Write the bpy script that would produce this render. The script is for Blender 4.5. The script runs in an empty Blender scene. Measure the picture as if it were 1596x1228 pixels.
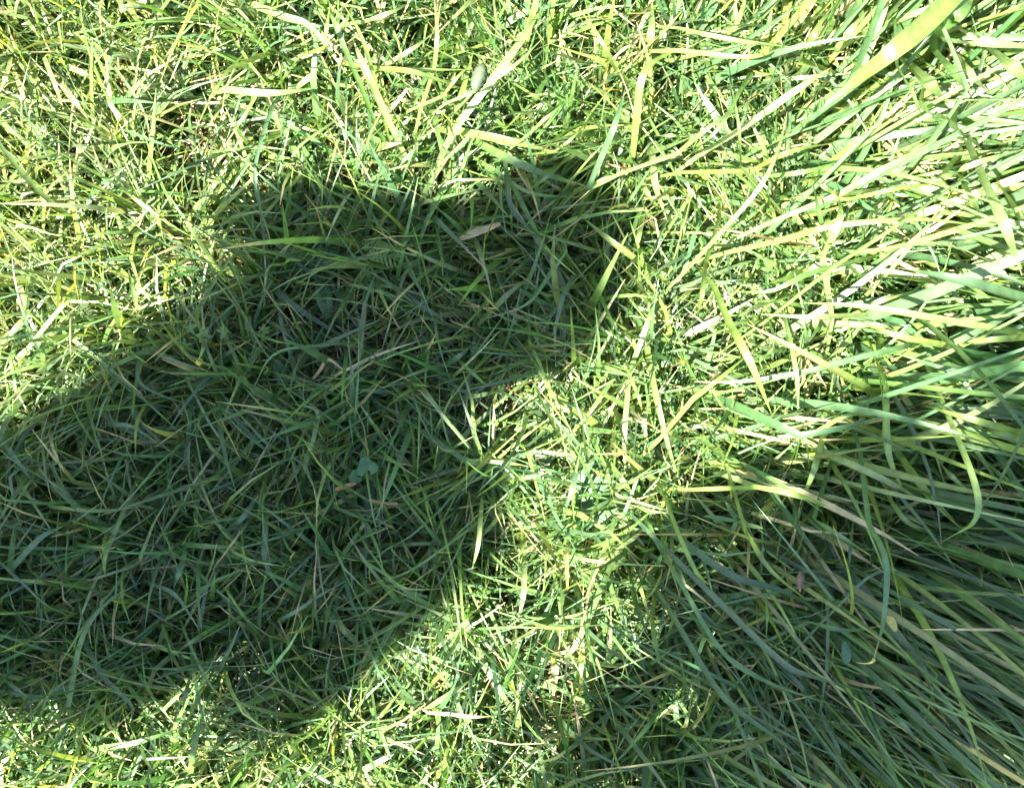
import bpy, bmesh, math, random
import numpy as np
from mathutils import Vector

random.seed(7)
rng = np.random.default_rng(11)
sc = bpy.context.scene
C = sc.collection

# ------------------------------------------------------------------ camera, sky, sun, exposure
CAM_H = 0.92                      # phone held about waist height over the grass
WIDTH = 1.05                      # metres of ground across the frame
PX = WIDTH / 1596.0
cam = bpy.data.cameras.new('camera')
cam.sensor_width = 36.0
cam.lens = 36.0 * CAM_H / WIDTH
cam.clip_start = 0.01
cam.clip_end = 500.0
cam_ob = bpy.data.objects.new('camera', cam)
cam_ob.location = (0, 0, CAM_H)
cam_ob.rotation_euler = (0, 0, 0)
C.objects.link(cam_ob)
sc.camera = cam_ob

SUN_EL = math.radians(55)
D = np.array([0.87, 0.5, 0.0]); D /= np.linalg.norm(D)      # way the shadows run
P = np.array([-D[1], D[0], 0.0])                            # to the left of D
world = bpy.data.worlds.new('World')
sc.world = world
world.use_nodes = True
nt = world.node_tree
sky = nt.nodes.new('ShaderNodeTexSky')
sky.sky_type = 'NISHITA'
sky.sun_disc = False
sky.sun_elevation = SUN_EL
sky.sun_rotation = math.atan2(-D[0], -D[1])
bg = nt.nodes['Background']
bg.inputs['Strength'].default_value = 0.050
nt.links.new(sky.outputs['Color'], bg.inputs['Color'])

sun = bpy.data.lights.new('sun', 'SUN')
sun.energy = 5.0
sun.angle = math.radians(0.7)
sun.color = (1.0, 0.93, 0.80)
sun_ob = bpy.data.objects.new('sun', sun)
sdir = Vector((D[0] * math.cos(SUN_EL), D[1] * math.cos(SUN_EL), -math.sin(SUN_EL)))
sun_ob.rotation_euler = sdir.to_track_quat('-Z', 'Y').to_euler()
sun_ob.location = (-3, -2, 6)
C.objects.link(sun_ob)

sc.view_settings.view_transform = 'Standard'
sc.view_settings.look = 'None'
sc.view_settings.gamma = 1.0
sc.view_settings.exposure = 3.78
sc.render.engine = 'CYCLES'
sc.cycles.max_bounces = 7
sc.cycles.diffuse_bounces = 4
sc.cycles.glossy_bounces = 3
sc.cycles.transmission_bounces = 5
sc.cycles.use_denoising = True

# ------------------------------------------------------------------ helpers
def W(px, py, z=0.0):
    """a photo pixel to the point at height z above the ground it covers"""
    k = PX * (CAM_H - z) / CAM_H
    return np.array([(px - 798.0) * k, (614.0 - py) * k, z])

def ground_z(x, y):
    return (0.012 * np.sin(3.1 * x + 1.0) * np.cos(2.7 * y - .4)
            + 0.006 * np.sin(9.0 * x - 2.0 * y) + 0.004 * np.cos(13.0 * y + 5 * x))

def tag(o, label, cat, group=None):
    o['label'] = label; o['category'] = cat
    if group: o['group'] = group
    return o

def empty(name, loc, label, cat, group=None):
    o = bpy.data.objects.new(name, None)
    o.empty_display_size = 0.03
    o.location = loc
    C.objects.link(o)
    return tag(o, label, cat, group)

def mesh_obj(name, V, F, mat, col=None, uv=None, parent=None, smooth=True):
    """V world coords (n,3); F int array (m,4) or list of faces; one mesh object"""
    V = np.asarray(V, dtype=np.float64)
    if parent is not None:
        V = V - np.array(parent.matrix_world.translation if parent.parent else parent.location)
    me = bpy.data.meshes.new(name)
    if isinstance(F, np.ndarray) and F.ndim == 2:
        k = F.shape[1]
        me.vertices.add(len(V)); me.vertices.foreach_set('co', V.astype(np.float32).ravel())
        me.loops.add(F.size); me.loops.foreach_set('vertex_index', F.astype(np.int32).ravel())
        me.polygons.add(len(F))
        me.polygons.foreach_set('loop_start', np.arange(0, F.size, k, dtype=np.int32))
        me.update(calc_edges=True)
    else:
        me.from_pydata([tuple(v) for v in V], [], F)
    if smooth:
        me.polygons.foreach_set('use_smooth', np.ones(len(me.polygons), dtype=bool))
    if col is not None:
        a = me.color_attributes.new('col', 'FLOAT_COLOR', 'POINT')
        c4 = np.ones((len(V), 4), dtype=np.float32); c4[:, :3] = col
        a.data.foreach_set('color', c4.ravel())
    if uv is not None:
        ul = me.uv_layers.new(name='UVMap')
        li = np.empty(len(me.loops), dtype=np.int32)
        me.loops.foreach_get('vertex_index', li)
        ul.data.foreach_set('uv', np.asarray(uv, dtype=np.float32)[li].ravel())
    me.materials.append(mat)
    me.validate()
    me.update()
    o = bpy.data.objects.new(name, me)
    C.objects.link(o)
    if parent is not None:
        o.parent = parent
    return o

# ------------------------------------------------------------------ materials
def leaf_material(name, translucency=0.38, rough=0.36, spec=0.5, veins=True):
    m = bpy.data.materials.new(name); m.use_nodes = True
    n = m.node_tree; n.nodes.clear()
    N = n.nodes.new; L = n.links.new
    out = N('ShaderNodeOutputMaterial')
    att = N('ShaderNodeAttribute'); att.attribute_name = 'col'
    uvn = N('ShaderNodeUVMap'); uvn.uv_map = 'UVMap'
    geo = N('ShaderNodeNewGeometry')
    nz = N('ShaderNodeTexNoise'); nz.inputs['Scale'].default_value = 90; nz.inputs['Detail'].default_value = 3
    L(geo.outputs['Position'], nz.inputs['Vector'])
    mp = N('ShaderNodeMapRange'); mp.inputs['From Min'].default_value = .3; mp.inputs['From Max'].default_value = .7
    mp.inputs['To Min'].default_value = .72; mp.inputs['To Max'].default_value = 1.25
    L(nz.outputs['Fac'], mp.inputs['Value'])
    mul = N('ShaderNodeMix'); mul.data_type = 'RGBA'; mul.blend_type = 'MULTIPLY'; mul.inputs['Factor'].default_value = 1
    L(att.outputs['Color'], mul.inputs['A']); L(mp.outputs['Result'], mul.inputs['B'])
    base = mul.outputs['Result']
    pr = N('ShaderNodeBsdfPrincipled')
    pr.inputs['Roughness'].default_value = rough
    pr.inputs['Specular IOR Level'].default_value = spec
    if veins:
        mpg = N('ShaderNodeMapping'); mpg.inputs['Scale'].default_value = (22, .5, 1)
        L(uvn.outputs['UV'], mpg.inputs['Vector'])
        vz = N('ShaderNodeTexNoise'); vz.inputs['Scale'].default_value = 2.2; vz.inputs['Detail'].default_value = 2
        L(mpg.outputs['Vector'], vz.inputs['Vector'])
        vr = N('ShaderNodeMapRange'); vr.inputs['From Min'].default_value = .3; vr.inputs['From Max'].default_value = .7
        vr.inputs['To Min'].default_value = .74; vr.inputs['To Max'].default_value = 1.28
        L(vz.outputs['Fac'], vr.inputs['Value'])
        m2 = N('ShaderNodeMix'); m2.data_type = 'RGBA'; m2.blend_type = 'MULTIPLY'; m2.inputs['Factor'].default_value = 1
        L(base, m2.inputs['A']); L(vr.outputs['Result'], m2.inputs['B'])
        base = m2.outputs['Result']
        bp = N('ShaderNodeBump'); bp.inputs['Strength'].default_value = .35; bp.inputs['Distance'].default_value = .0006
        L(vz.outputs['Fac'], bp.inputs['Height']); L(bp.outputs['Normal'], pr.inputs['Normal'])
    L(base, pr.inputs['Base Color'])
    tr = N('ShaderNodeBsdfTranslucent')
    tc = N('ShaderNodeMix'); tc.data_type = 'RGBA'; tc.blend_type = 'MULTIPLY'; tc.inputs['Factor'].default_value = 1
    L(base, tc.inputs['A']); tc.inputs['B'].default_value = (2.1, 2.0, .8, 1)
    L(tc.outputs['Result'], tr.inputs['Color'])
    mx = N('ShaderNodeMixShader'); mx.inputs['Fac'].default_value = translucency
    L(pr.outputs['BSDF'], mx.inputs[1]); L(tr.outputs['BSDF'], mx.inputs[2])
    L(mx.outputs['Shader'], out.inputs['Surface'])
    return m

M_GRASS = leaf_material('grass_blade', .34, .37, .66)
M_LONG = leaf_material('long_grass_blade', .40, .37, .66)
M_DRY = leaf_material('dry_straw', .22, .5, .35)
M_FORB = leaf_material('weed_leaf', .3, .6, .3, veins=False)

def plain(name, colour, rough=.8, scale=30, var=.3, bump=.2):
    m = bpy.data.materials.new(name); m.use_nodes = True
    n = m.node_tree; N = n.nodes.new; L = n.links.new
    pr = n.nodes['Principled BSDF']; pr.inputs['Roughness'].default_value = rough
    tcn = N('ShaderNodeTexCoord')
    nz = N('ShaderNodeTexNoise'); nz.inputs['Scale'].default_value = scale; nz.inputs['Detail'].default_value = 5
    L(tcn.outputs['Object'], nz.inputs['Vector'])
    cr = N('ShaderNodeValToRGB')
    cr.color_ramp.elements[0].position = .3; cr.color_ramp.elements[1].position = .7
    cr.color_ramp.elements[0].color = tuple(c * (1 - var) for c in colour) + (1,)
    cr.color_ramp.elements[1].color = tuple(min(1, c * (1 + var)) for c in colour) + (1,)
    L(nz.outputs['Fac'], cr.inputs['Fac']); L(cr.outputs['Color'], pr.inputs['Base Color'])
    bp = N('ShaderNodeBump'); bp.inputs['Strength'].default_value = bump; bp.inputs['Distance'].default_value = .01
    L(nz.outputs['Fac'], bp.inputs['Height']); L(bp.outputs['Normal'], pr.inputs['Normal'])
    return m

# ground: soil and moss under the blades, reading as grass further off
gm = bpy.data.materials.new('soil_and_moss'); gm.use_nodes = True
n = gm.node_tree; N = n.nodes.new; L = n.links.new
pr = n.nodes['Principled BSDF']; pr.inputs['Roughness'].default_value = .95
geo = N('ShaderNodeNewGeometry')
n1 = N('ShaderNodeTexNoise'); n1.inputs['Scale'].default_value = 24; n1.inputs['Detail'].default_value = 8
n2 = N('ShaderNodeTexNoise'); n2.inputs['Scale'].default_value = 140; n2.inputs['Detail'].default_value = 6
L(geo.outputs['Position'], n1.inputs['Vector']); L(geo.outputs['Position'], n2.inputs['Vector'])
r1 = N('ShaderNodeValToRGB')
r1.color_ramp.elements[0].position = .35; r1.color_ramp.elements[0].color = (.028, .021, .014, 1)
r1.color_ramp.elements[1].position = .62; r1.color_ramp.elements[1].color = (.045, .062, .017, 1)
e = r1.color_ramp.elements.new(.5); e.color = (.055, .043, .024, 1)
L(n1.outputs['Fac'], r1.inputs['Fac'])
mxg = N('ShaderNodeMix'); mxg.data_type = 'RGBA'; mxg.blend_type = 'OVERLAY'; mxg.inputs['Factor'].default_value = .7
L(r1.outputs['Color'], mxg.inputs['A']); L(n2.outputs['Color'], mxg.inputs['B'])
# away from the patch the sheet takes the colour of a lawn
ln_ = N('ShaderNodeVectorMath'); ln_.operation = 'LENGTH'
L(geo.outputs['Position'], ln_.inputs[0])
fr = N('ShaderNodeMapRange'); fr.inputs['From Min'].default_value = 1.0; fr.inputs['From Max'].default_value = 2.4
L(ln_.outputs['Value'], fr.inputs['Value'])
r2 = N('ShaderNodeValToRGB')
r2.color_ramp.elements[0].position = .3; r2.color_ramp.elements[0].color = (.028, .060, .014, 1)
r2.color_ramp.elements[1].position = .7; r2.color_ramp.elements[1].color = (.055, .095, .022, 1)
L(n2.outputs['Fac'], r2.inputs['Fac'])
mxf = N('ShaderNodeMix'); mxf.data_type = 'RGBA'
L(fr.outputs['Result'], mxf.inputs['Factor']); L(mxg.outputs['Result'], mxf.inputs['A']); L(r2.outputs['Color'], mxf.inputs['B'])
L(mxf.outputs['Result'], pr.inputs['Base Color'])
bp = N('ShaderNodeBump'); bp.inputs['Strength'].default_value = .8; bp.inputs['Distance'].default_value = .01
L(n2.outputs['Fac'], bp.inputs['Height']); L(bp.outputs['Normal'], pr.inputs['Normal'])

# ------------------------------------------------------------------ ground sheet (fine in the middle, out to the horizon)
def ground():
    near = np.linspace(-2.2, 2.2, 90)
    far = np.array([3, 5, 9, 18, 40, 90, 200.])
    ax = np.concatenate([-far[::-1], near, far])
    X, Y = np.meshgrid(ax, ax, indexing='ij')
    fade = np.clip((4 - np.maximum(abs(X), abs(Y))) / 2, 0, 1)
    Z = ground_z(X, Y) * fade
    V = np.stack([X, Y, Z], -1).reshape(-1, 3)
    k = len(ax); i, j = np.meshgrid(np.arange(k - 1), np.arange(k - 1), indexing='ij')
    a = (i * k + j).ravel()
    F = np.stack([a, a + k, a + k + 1, a + 1], 1)
    o = mesh_obj('ground', V, F, gm)
    o['kind'] = 'structure'
    o['label'] = 'dark brown soil and moss under the grass'
ground()

# ------------------------------------------------------------------ blades in bulk
def sweep(pos, side_az, width, twist, fold):
    """pos (n,S,3) centre lines -> strip verts (n,S,3 across,3)"""
    tang = np.gradient(pos, axis=1)
    tang /= np.linalg.norm(tang, axis=2, keepdims=True) + 1e-9
    side = np.stack([-np.sin(side_az), np.cos(side_az), np.zeros_like(side_az)], -1)
    nrm = np.cross(tang, side); nrm /= np.linalg.norm(nrm, axis=2, keepdims=True) + 1e-9
    side = np.cross(nrm, tang)
    c, s = np.cos(twist)[..., None], np.sin(twist)[..., None]
    sd = side * c + nrm * s
    nn = nrm * c - side * s
    h = width[..., None] * .5
    return pos - sd * h, pos - nn * h * fold, pos + sd * h

def bulk(name, base, az, Ln, th0, th1, w, col, daz, S, mat, fold=.35, three=False, power=1.2, label=None):
    nB = len(az)
    t = np.linspace(0, 1, S)[None, :]
    th = th0[:, None] + (th1 - th0)[:, None] * t ** power
    azt = az[:, None] + daz[:, None] * t
    kk = (rng.random(nB) < .14)[:, None] * (t > rng.uniform(.35, .75, nB)[:, None])
    th = th + kk * rng.uniform(.4, 1.2, nB)[:, None]
    azt = azt + kk * rng.normal(0, .5, nB)[:, None]
    st = (Ln / (S - 1))[:, None]
    dx = np.sin(th) * np.cos(azt) * st; dy = np.sin(th) * np.sin(azt) * st; dz = np.cos(th) * st
    pos = np.zeros((nB, S, 3))
    pos[:, 1:, 0] = np.cumsum(dx[:, :-1], 1); pos[:, 1:, 1] = np.cumsum(dy[:, :-1], 1); pos[:, 1:, 2] = np.cumsum(dz[:, :-1], 1)
    pos += base[:, None, :]
    gz = ground_z(pos[..., 0], pos[..., 1])
    lift = rng.uniform(.003, .018, nB)[:, None] * t
    pos[..., 2] = np.maximum(pos[..., 2], gz + lift)
    prof = (.55 + .45 * np.clip(t * 4, 0, 1)) * (1 - .94 * t ** 2.6)
    width = w[:, None] * prof
    tw = rng.normal(0, .45, nB)[:, None] + rng.normal(0, .7, nB)[:, None] * t
    a, b, c = sweep(pos, azt, width, tw, fold)
    tipc = rng.uniform(.9, 1.15, (nB, 1, 1))
    colr = col[:, None, :] * (1 + (tipc - 1) * t[..., None])
    dt = (rng.random(nB) < .2)[:, None] * np.clip((t - rng.uniform(.6, .95, nB)[:, None]) / .15, 0, 1)
    colr = colr * (1 - dt[..., None]) + dt[..., None] * np.array([.30, .235, .12])
    pb = (rng.random(nB) < .5)[:, None] * np.clip(1 - t / .3, 0, 1) * .6
    colr = colr * (1 - pb[..., None]) + pb[..., None] * np.array([.20, .23, .11])
    colr = np.clip(colr, 0.004, .8)
    k = 3 if three else 2
    Vs = np.stack([a, b, c], 2) if three else np.stack([a, c], 2)
    V = Vs.reshape(-1, 3)
    cc = np.repeat(colr[:, :, None, :], k, 2)
    if three: cc[:, :, 1] *= 1.22
    cc = cc.reshape(-1, 3)
    uu = np.linspace(0, 1, k)
    seed = rng.uniform(0, 50, nB)
    uv = np.stack(np.broadcast_arrays(uu[None, None, :] + seed[:, None, None], (t[:, :, None] * (Ln * 30)[:, None, None])), -1).reshape(-1, 2)
    row = np.arange(S - 1) * k
    quads = np.concatenate([np.stack([row + q, row + q + 1, row + k + q + 1, row + k + q], 1) for q in range(k - 1)])
    F = (np.arange(nB)[:, None, None] * (S * k) + quads[None]).reshape(-1, 4)
    o = mesh_obj(name, V, F, mat, cc, uv)
    o['kind'] = 'stuff'
    if label:
        o['label'] = label
    return o

def palette(nB, cols, probs, jit=.22):
    cols = np.array(cols)
    i = rng.choice(len(cols), nB, p=np.array(probs) / sum(probs))
    c = cols[i] * np.exp(rng.normal(0, jit, (nB, 1))) * np.exp(rng.normal(0, .08, (nB, 3)))
    return c

G_BLUE = (.044, .094, .037); G_MID = (.068, .130, .032); G_YEL = (.116, .170, .038); G_PALE = (.130, .165, .068); G_DRY = (.34, .28, .16)
G_OR = (.26, .16, .075)

FX, FY = .72, .58

def sstep(a, b, x):
    t = np.clip((x - a) / (b - a), 0, 1); return t * t * (3 - 2 * t)

def clump(x, y):
    return (np.sin(38 * x + 4 * np.sin(17 * y)) * np.cos(34 * y + 3 * np.sin(21 * x + 1)) * .5
            + .5 * np.sin(71 * x - 53 * y + 2) * np.sin(47 * x + 83 * y))

def tall_w(x, y):
    """0 in the trodden lawn, 1 in the tall stand on the right"""
    edge = .13 - .10 * sstep(.1, .35, y) - .06 * sstep(-.1, -.35, y) + .03 * np.sin(11 * y)
    return sstep(edge - .02, edge + .26, x)

def mid_w(x, y):
    return sstep(.20, .40, y + .05 * np.sin(7 * x))

def scatter_tufts(nT, x0, x1, y0, y1, per, S, scale=1.0, name='short_grass', keep=None, wmul=1.0, label=None):
    tx = rng.uniform(x0, x1, nT); ty = rng.uniform(y0, y1, nT)
    dens = np.clip(.5 + .75 * clump(tx, ty), .06, 1) if FX * 1.1 > abs(x0) else np.full(nT, .6)
    md = rng.random(nT) < dens; tx, ty = tx[md], ty[md]
    if keep is not None:
        m = keep(tx, ty); tx, ty = tx[m], ty[m]
    nT = len(tx)
    cnt = rng.integers(per[0], per[1] + 1, nT)
    idx = np.repeat(np.arange(nT), cnt)
    nB = len(idx)
    bias = rng.uniform(0, 2 * math.pi, nT)
    az = bias[idx] + rng.normal(0, 1.15, nB)
    bx = tx[idx] + rng.normal(0, .006, nB); by = ty[idx] + rng.normal(0, .006, nB)
    tall = tall_w(bx, by); mid = mid_w(bx, by)
    Ln = rng.gamma(7, .0098, nB) * (1 + .5 * tall + .55 * mid) * scale
    hk = np.exp(.75 * clump(tx, ty) + rng.normal(0, .3, nT))[idx]
    Ln = np.clip(Ln * hk, .02, .17)
    big = rng.random(nB) < .06; Ln = np.where(big, np.clip(Ln * 1.5, 0, .17), Ln)
    th0 = np.clip(rng.normal(.48, .36, nB) - .2 * mid - .1 * tall, .03, 1.4)
    th1 = np.clip(th0 + rng.gamma(2.4, .42, nB), .3, 2.45)
    w = rng.gamma(9, .00030, nB) * (1 + .35 * tall) * wmul
    thin = rng.random(nB) < .22
    w[thin] *= .5
    w[big] *= 1.35
    col = palette(nB, [G_BLUE, G_MID, G_YEL, G_PALE, G_DRY, G_OR], [.33, .40, .14, .06, .045, .015])
    # the left and upper left is a yellower sward
    yel = sstep(-.15, -.45, bx) * sstep(-.15, .15, by)
    col = col * (1 - yel[:, None]) + yel[:, None] * (col * np.array([1.35, 1.12, 1.15]))
    dry = col[:, 0] > col[:, 1]; Ln = np.where(dry, np.minimum(Ln, .075), Ln); w = np.where(dry, w * .7, w)
    base = np.stack([bx, by, ground_z(bx, by) - .002], 1)
    daz = rng.normal(0, .5, nB)
    return bulk(name, base, az, Ln, th0, th1, w, col, daz, S, M_GRASS, label=label)

scatter_tufts(10500, -FX, FX, -FY, FY, (7, 18), 6, 1.14, name='short_grass', wmul=1.48,
              label='short matted green lawn grass blades tangled in all directions')
far_keep = lambda x, y: (abs(x) > FX) | (abs(y) > FY)
scatter_tufts(22000, -2.6, 2.6, -2.4, 2.4, (6, 10), 4, 1.3, 'lawn_grass', far_keep, 2.0,
              label='lawn grass spreading out around the trodden patch')

# fine low undergrowth of thin stalks and dead thatch between the blades
def thatch():
    nB = 10000
    bx = rng.uniform(-FX, FX, nB); by = rng.uniform(-FY, FY, nB)
    az = rng.uniform(0, 2 * math.pi, nB)
    Ln = rng.gamma(5, .009, nB)
    th0 = rng.uniform(1.2, 1.6, nB); th1 = th0 + rng.normal(.05, .2, nB)
    w = rng.uniform(.0006, .0019, nB)
    col = palette(nB, [(.30, .24, .14), (.17, .125, .07), (.36, .32, .22), (.22, .135, .07)], [.4, .3, .2, .1])
    base = np.stack([bx, by, ground_z(bx, by) + rng.uniform(.002, .022, nB)], 1)
    bulk('dead_grass_thatch', base, az, Ln, th0, th1, w, col, rng.normal(0, .6, nB), 5, M_DRY,
         label='tan and brown dead grass stalks lying low between green blades')
thatch()

# tall stand on the right
def tall_grass():
    nT = 2500
    tx = rng.uniform(.0, 1.3, nT * 3); ty = rng.uniform(-.95, .95, nT * 3)
    m = rng.random(nT * 3) < tall_w(tx, ty) * .8
    tx, ty = tx[m], ty[m]; nT = len(tx)
    cnt = rng.integers(2, 6, nT) + (3 * sstep(-.02, -.2, ty)).astype(int); idx = np.repeat(np.arange(nT), cnt); nB = len(idx)
    bx = tx[idx] + rng.normal(0, .008, nB); by = ty[idx] + rng.normal(0, .008, nB)
    # which way the blades fall: over to the left in the middle, down to the right below, up right above
    low = sstep(-.02, -.2, by); up = sstep(.08, .26, by)
    leftw = rng.random(nB) < (.16 - .08 * low - .04 * up)
    a_mid = np.where(leftw, math.pi + rng.normal(0, .35, nB), rng.normal(-.18, .6, nB))
    a_low = np.where(leftw, math.pi * .85 + rng.normal(0, .3, nB), -.62 + rng.normal(0, .3, nB))
    a_up = np.where(leftw, -2.3 + rng.normal(0, .5, nB), .65 + rng.normal(0, .7, nB))
    az = a_mid * (1 - low) * (1 - up) + a_low * low + a_up * up
    Ln = rng.gamma(10, .030, nB) * (1 + .25 * low)
    Ln = np.where(leftw, Ln * .6, Ln)
    Ln = np.clip(Ln * (.55 + .45 * tall_w(bx, by)), .1, .52)
    th0 = np.clip(rng.normal(.35, .2, nB) + .25 * low, .03, 1.2)
    th1 = np.clip(th0 + rng.gamma(4, .27, nB), .6, 2.3)
    w = rng.gamma(6, .00082, nB) + .0015
    w = w * (1 - .42 * low)
    col = palette(nB, [G_BLUE, (.054, .106, .046), G_MID, G_YEL, G_PALE, G_DRY], [.28, .23, .22, .12, .09, .05])
    base = np.stack([bx, by, ground_z(bx, by) - .002], 1)
    bulk('tall_grass', base, az, Ln, th0, th1, w, col, rng.normal(0, .35, nB), 11, M_LONG, three=True, power=1.35,
         label='tall stand of long arching broad green grass blades')
tall_grass()

def coarse_grass():
    n0 = 9000
    bx = rng.uniform(-FX, FX, n0); by = rng.uniform(-FY, FY, n0)
    pk = np.clip(.08 + .75 * mid_w(bx, by) * sstep(-.6, -.1, bx) + .8 * tall_w(bx, by), 0, .9)
    k = rng.random(n0) < pk; bx, by = bx[k], by[k]; nB = len(bx)
    az = np.where(rng.random(nB) < .45, np.arctan2(by, bx) + rng.normal(0, .5, nB), rng.uniform(0, 6.283, nB))
    Ln = np.clip(rng.gamma(9, .013, nB), .05, .22)
    th0 = np.clip(rng.normal(.5, .3, nB), .05, 1.3); th1 = np.clip(th0 + rng.gamma(3, .3, nB), .4, 2.2)
    w = rng.gamma(8, .0006, nB) + .001
    col = palette(nB, [G_BLUE, G_MID, G_YEL, G_PALE], [.22, .36, .27, .15])
    base = np.stack([bx, by, ground_z(bx, by) - .002], 1)
    bulk('coarse_grass', base, az, Ln, th0, th1, w, col, rng.normal(0, .4, nB), 9, M_LONG, three=True,
         label='coarse medium-length green grass blades standing above the short lawn')
coarse_grass()

# ------------------------------------------------------------------ single blades traced from the photograph
def spline(pts, nS):
    pts = np.array(pts, float)
    if len(pts) == 2:
        mid = (pts[0] + pts[1]) / 2
        d = pts[1] - pts[0]
        mid += np.array([-d[1], d[0]]) * random.uniform(-.05, .05)
        pts = np.array([pts[0], mid, pts[1]])
    q = np.vstack([2 * pts[0] - pts[1], pts, 2 * pts[-1] - pts[-2]])
    seg = len(pts) - 1
    out = []
    for u in np.linspace(0, seg - 1e-6, nS):
        i = int(u); f = u - i
        p0, p1, p2, p3 = q[i:i + 4]
        out.append(.5 * ((2 * p1) + (-p0 + p2) * f + (2 * p0 - 5 * p1 + 4 * p2 - p3) * f * f + (-p0 + 3 * p1 - 3 * p2 + p3) * f ** 3))
    return np.array(out)

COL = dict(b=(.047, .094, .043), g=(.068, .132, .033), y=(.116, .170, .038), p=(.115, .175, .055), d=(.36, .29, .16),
           o=(.40, .20, .06), r=(.26, .13, .085), w=(.17, .215, .085))  # w: whitening of sun-glossed blades, put into the colour

def traced_blade(parent, pts, wpx, zh, kind, nS=12):
    p2 = spline(pts, nS)
    t = np.linspace(0, 1, nS)
    zz = zh * (.72 + .28 * np.sin(math.pi * (.12 + .8 * t))) + random.uniform(-.06, .06) * zh * t
    pos = np.array([W(a, b, z) for (a, b), z in zip(p2, zz)])
    d0 = pos[1] - pos[0]; d0[2] = 0; d0 /= np.linalg.norm(d0) + 1e-9
    hb = zz[0]
    # the lower part of the blade, down to its root in the ground
    root = []
    run = hb * random.uniform(.35, .7)
    for f in (1.0, .66, .33):
        q = pos[0] - d0 * run * f ** .8
        zf = hb * (1 - f ** 1.25)
        root.append([q[0], q[1], zf])
    root = np.array(root)
    root[0, 2] = ground_z(root[0, 0], root[0, 1]) - .002
    line = np.vstack([root, pos])[None]
    S = line.shape[1]
    tg = np.gradient(line, axis=1)
    az = np.arctan2(tg[..., 1], tg[..., 0])
    tt = np.concatenate([[0, 0, 0], t])
    wid = (.92 if not (pts[0][1] > 780 and pts[0][0] > 1000) else .72) * wpx * PX * (CAM_H - zh) / CAM_H
    prof = np.where(tt < .3, 1.0, 1 - .94 * ((tt - .3) / .7) ** 1.7)
    prof[0] = .45; prof[1] = .6; prof[2] = .8
    width = (wid * prof)[None]
    tw = (random.gauss(0, .22) + random.gauss(0, .3) * tt)[None]
    a, b, c = sweep(line, az, width, tw, .32 if wpx < 18 else .55)
    V = np.stack([a, b, c], 2).reshape(-1, 3)
    row = np.arange(S - 1) * 3
    F = np.concatenate([np.stack([row + q, row + q + 1, row + 4 + q, row + 3 + q], 1) for q in range(2)])
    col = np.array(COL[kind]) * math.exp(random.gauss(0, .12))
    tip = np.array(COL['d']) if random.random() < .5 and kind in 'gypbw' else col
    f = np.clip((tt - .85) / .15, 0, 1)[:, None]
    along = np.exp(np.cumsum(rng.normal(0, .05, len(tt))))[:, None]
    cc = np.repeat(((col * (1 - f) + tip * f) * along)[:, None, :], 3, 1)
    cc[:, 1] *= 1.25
    cc = np.clip(cc, 0, .8).reshape(-1, 3)
    sd = random.uniform(0, 60)
    uv = np.stack(np.broadcast_arrays(np.array([0, .5, 1.])[None] + sd, np.linspace(0, 3, S)[:, None]), -1).reshape(-1, 2)
    return mesh_obj('stalk' if kind in 'dor' else 'blade', V, F, M_DRY if kind in 'dor' else M_LONG, cc, uv, parent)

def tuft(name, label, cat, zh, rows, group=None):
    allp = np.array([p for r in rows for p in r[0]])
    c = W(*allp.mean(0), 0)
    e = empty(name, (c[0], c[1], float(ground_z(c[0], c[1]))), label, cat, group)
    for r in rows:
        z = r[3] if len(r) > 3 else (zh + (.028 if zh < .1 else 0)) * random.uniform(.85, 1.15)
        traced_blade(e, r[0], r[1], z, r[2])
    return e

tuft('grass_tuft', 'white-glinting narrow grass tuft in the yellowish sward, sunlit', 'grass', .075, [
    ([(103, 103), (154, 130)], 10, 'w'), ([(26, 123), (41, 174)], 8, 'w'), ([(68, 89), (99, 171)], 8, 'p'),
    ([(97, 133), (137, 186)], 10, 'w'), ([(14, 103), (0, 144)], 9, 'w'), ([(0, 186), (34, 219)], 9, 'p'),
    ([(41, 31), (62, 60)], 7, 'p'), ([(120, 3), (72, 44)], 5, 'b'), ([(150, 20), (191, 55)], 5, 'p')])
tuft('grass_tuft', 'yellow-green upright shoots with a thick bright stem in the pale sward', 'grass', .08, [
    ([(68, 335), (68, 274)], 8, 'y'), ([(68, 290), (0, 283)], 8, 'y'), ([(66, 330), (24, 370)], 6, 'y'),
    ([(137, 58), (171, 96), (222, 171), (236, 232)], 6, 'p'), ([(200, 205), (300, 235)], 5, 'b'),
    ([(0, 545), (60, 470)], 8, 'y'), ([(30, 560), (95, 480), (130, 455)], 7, 'y')])
tuft('grass_tuft', 'pale grey-green flat blades crossing over a thin curved stem', 'grass', .10, [
    ([(352, 140), (496, 137)], 12, 'p'), ([(462, 137), (503, 96)], 9, 'p'), ([(393, 7), (445, 27), (486, 44), (540, 116)], 13, 'p'),
    ([(369, 68), (427, 144)], 5, 'y'), ([(410, 130), (349, 229)], 6, 'y'), ([(427, 161), (407, 219), (397, 287), (424, 383)], 7, 'b'),
    ([(342, 236), (404, 222)], 6, 'g'), ([(520, 190), (470, 225), (450, 247), (405, 230)], 5, 'p')])
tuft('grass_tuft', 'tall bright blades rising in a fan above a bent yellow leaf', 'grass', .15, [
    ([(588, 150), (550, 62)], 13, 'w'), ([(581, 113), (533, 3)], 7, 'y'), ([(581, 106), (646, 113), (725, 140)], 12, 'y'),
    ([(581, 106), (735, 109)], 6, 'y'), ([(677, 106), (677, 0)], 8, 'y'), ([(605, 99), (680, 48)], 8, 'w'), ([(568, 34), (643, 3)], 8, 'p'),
    ([(505, 75), (514, 10)], 10, 'y'), ([(560, 130), (523, 40), (512, 0)], 9, 'g')])
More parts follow.
